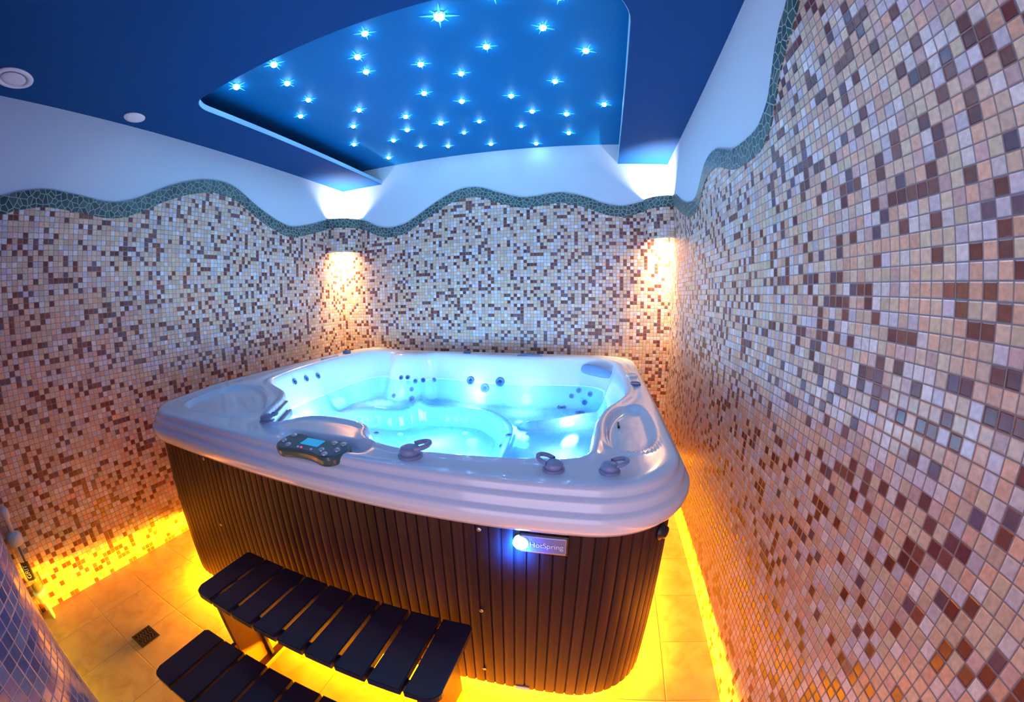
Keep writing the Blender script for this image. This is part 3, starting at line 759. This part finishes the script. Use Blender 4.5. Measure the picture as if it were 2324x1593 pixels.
hand_pump()

# ================================================================== LIGHT
def light(typ, name, loc, power, col, **kw):
    d = bpy.data.lights.new(name, typ); d.energy = power; d.color = col
    rot = kw.pop('rot', None)
    for k, v in kw.items(): setattr(d, k, v)
    o = bpy.data.objects.new(name, d); COL.objects.link(o); o.location = loc
    if rot: o.rotation_euler = rot
    return o
# amber strips under the skirt, shining outwards along the floor
AMB = (1., .36, .002)
zl, ins = .014, .075
def strip(name, loc, L, rz, P): light('AREA', name, loc, P, AMB, shape='RECTANGLE', size=L, size_y=.006, rot=(-PI/2, 0, rz))
PW = 250
cx, cy = (TX0+TX1)/2, (TY0+TY1)/2
strip('strip_front', (cx, TY0+ins, zl), TX1-TX0-.3, 0, PW*1.6)
strip('strip_back', (cx, TY1-ins, zl), TX1-TX0-.3, PI, PW*.8)
strip('strip_left', (TX0+ins, cy, zl), TY1-TY0-.3, -PI/2, PW*.62)
strip('strip_right', (TX1-ins, cy, zl), TY1-TY0-.3, PI/2, PW)
for sx in (0, 1):
    for sy in (0, 1):
        a = [[-PI/4, PI+PI/4], [PI/4, PI-PI/4]][sx][sy]
        px = TX0+ins+.06 if sx == 0 else TX1-ins-.06; py = TY0+ins+.06 if sy == 0 else TY1-ins-.06
        strip('strip_corner', (px, py, zl), .2, a, PW*.07)
# lamps in the tub
CY = (.50, .74, 1.); TUBP = 2.2
for x, y, z, p in LAMPS:
    light('POINT', 'tub_lamp', (x, y, z), p*TUBP, CY, shadow_soft_size=.05)
# corner lamps
for cx_, sx in ((0, 1), (XR, -1)):
    light('SPOT', 'lamp_up', (cx_+sx*.075, YB-.075, 1.975), 190., (1, .93, .86), spot_size=math.radians(125), spot_blend=1., shadow_soft_size=.035, rot=(PI, 0, 0))
    light('SPOT', 'lamp_down', (cx_+sx*.065, YB-.065, 1.815), 30., (1, .66, .27), spot_size=math.radians(150), spot_blend=1., shadow_soft_size=.03)
    light('SPOT', 'lamp_beam', (cx_+sx*.06, YB-.06, 1.90), 380., (1, .64, .24), spot_size=math.radians(62), spot_blend=1., shadow_soft_size=.02)
light('SPOT', 'lens_glow_spot', (2.166, TY0-.05, .690), 11., (.004, .13, 1.), shadow_soft_size=.012, spot_size=math.radians(150), spot_blend=1., rot=(PI/2, 0, 0))  # added spot hanging before the lens, throws its blue glow onto the skirt
w = bpy.data.worlds.new('World'); sc.world = w; w.use_nodes = True
w.node_tree.nodes['Background'].inputs[0].default_value = (.92, .80, 1.12, 1); w.node_tree.nodes['Background'].inputs[1].default_value = 2.35

# ================================================================== CAMERA (fisheye lens)
cam = bpy.data.cameras.new('Camera'); co = bpy.data.objects.new('Camera', cam); COL.objects.link(co)
cam.type = 'PANO'; cam.sensor_fit = 'HORIZONTAL'; cam.sensor_width = 36.
cam.panorama_type = 'FISHEYE_LENS_POLYNOMIAL'
q = 2324/36./869.8627
cam.fisheye_fov = math.radians(190)
cam.fisheye_polynomial_k0 = 0; cam.fisheye_polynomial_k1 = -q; cam.fisheye_polynomial_k2 = 0
cam.fisheye_polynomial_k3 = .0369*q**3; cam.fisheye_polynomial_k4 = 0
R = Matrix(((.97439958, -.02616681, .22329523), (.22474817, .13902518, -.96444816), (-.00580712, .98994308, .14134702)))
co.matrix_world = Matrix.Translation((2.3519, .3218, 1.3473)) @ R.to_4x4()
cam.clip_start = .01
sc.camera = co
# ------------------------------------------------------------------ view
sc.view_settings.view_transform = 'Standard'; sc.view_settings.look = 'None'
sc.view_settings.exposure = 0.; sc.view_settings.gamma = 1.; sc.view_settings.use_curve_mapping = False
cy_ = sc.cycles
cy_.use_denoising = True
cy_.max_bounces = 8; cy_.diffuse_bounces = 4; cy_.glossy_bounces = 3; cy_.transmission_bounces = 4; cy_.transparent_max_bounces = 12
cy_.sample_clamp_indirect = 4.; cy_.caustics_reflective = False; cy_.caustics_refractive = False
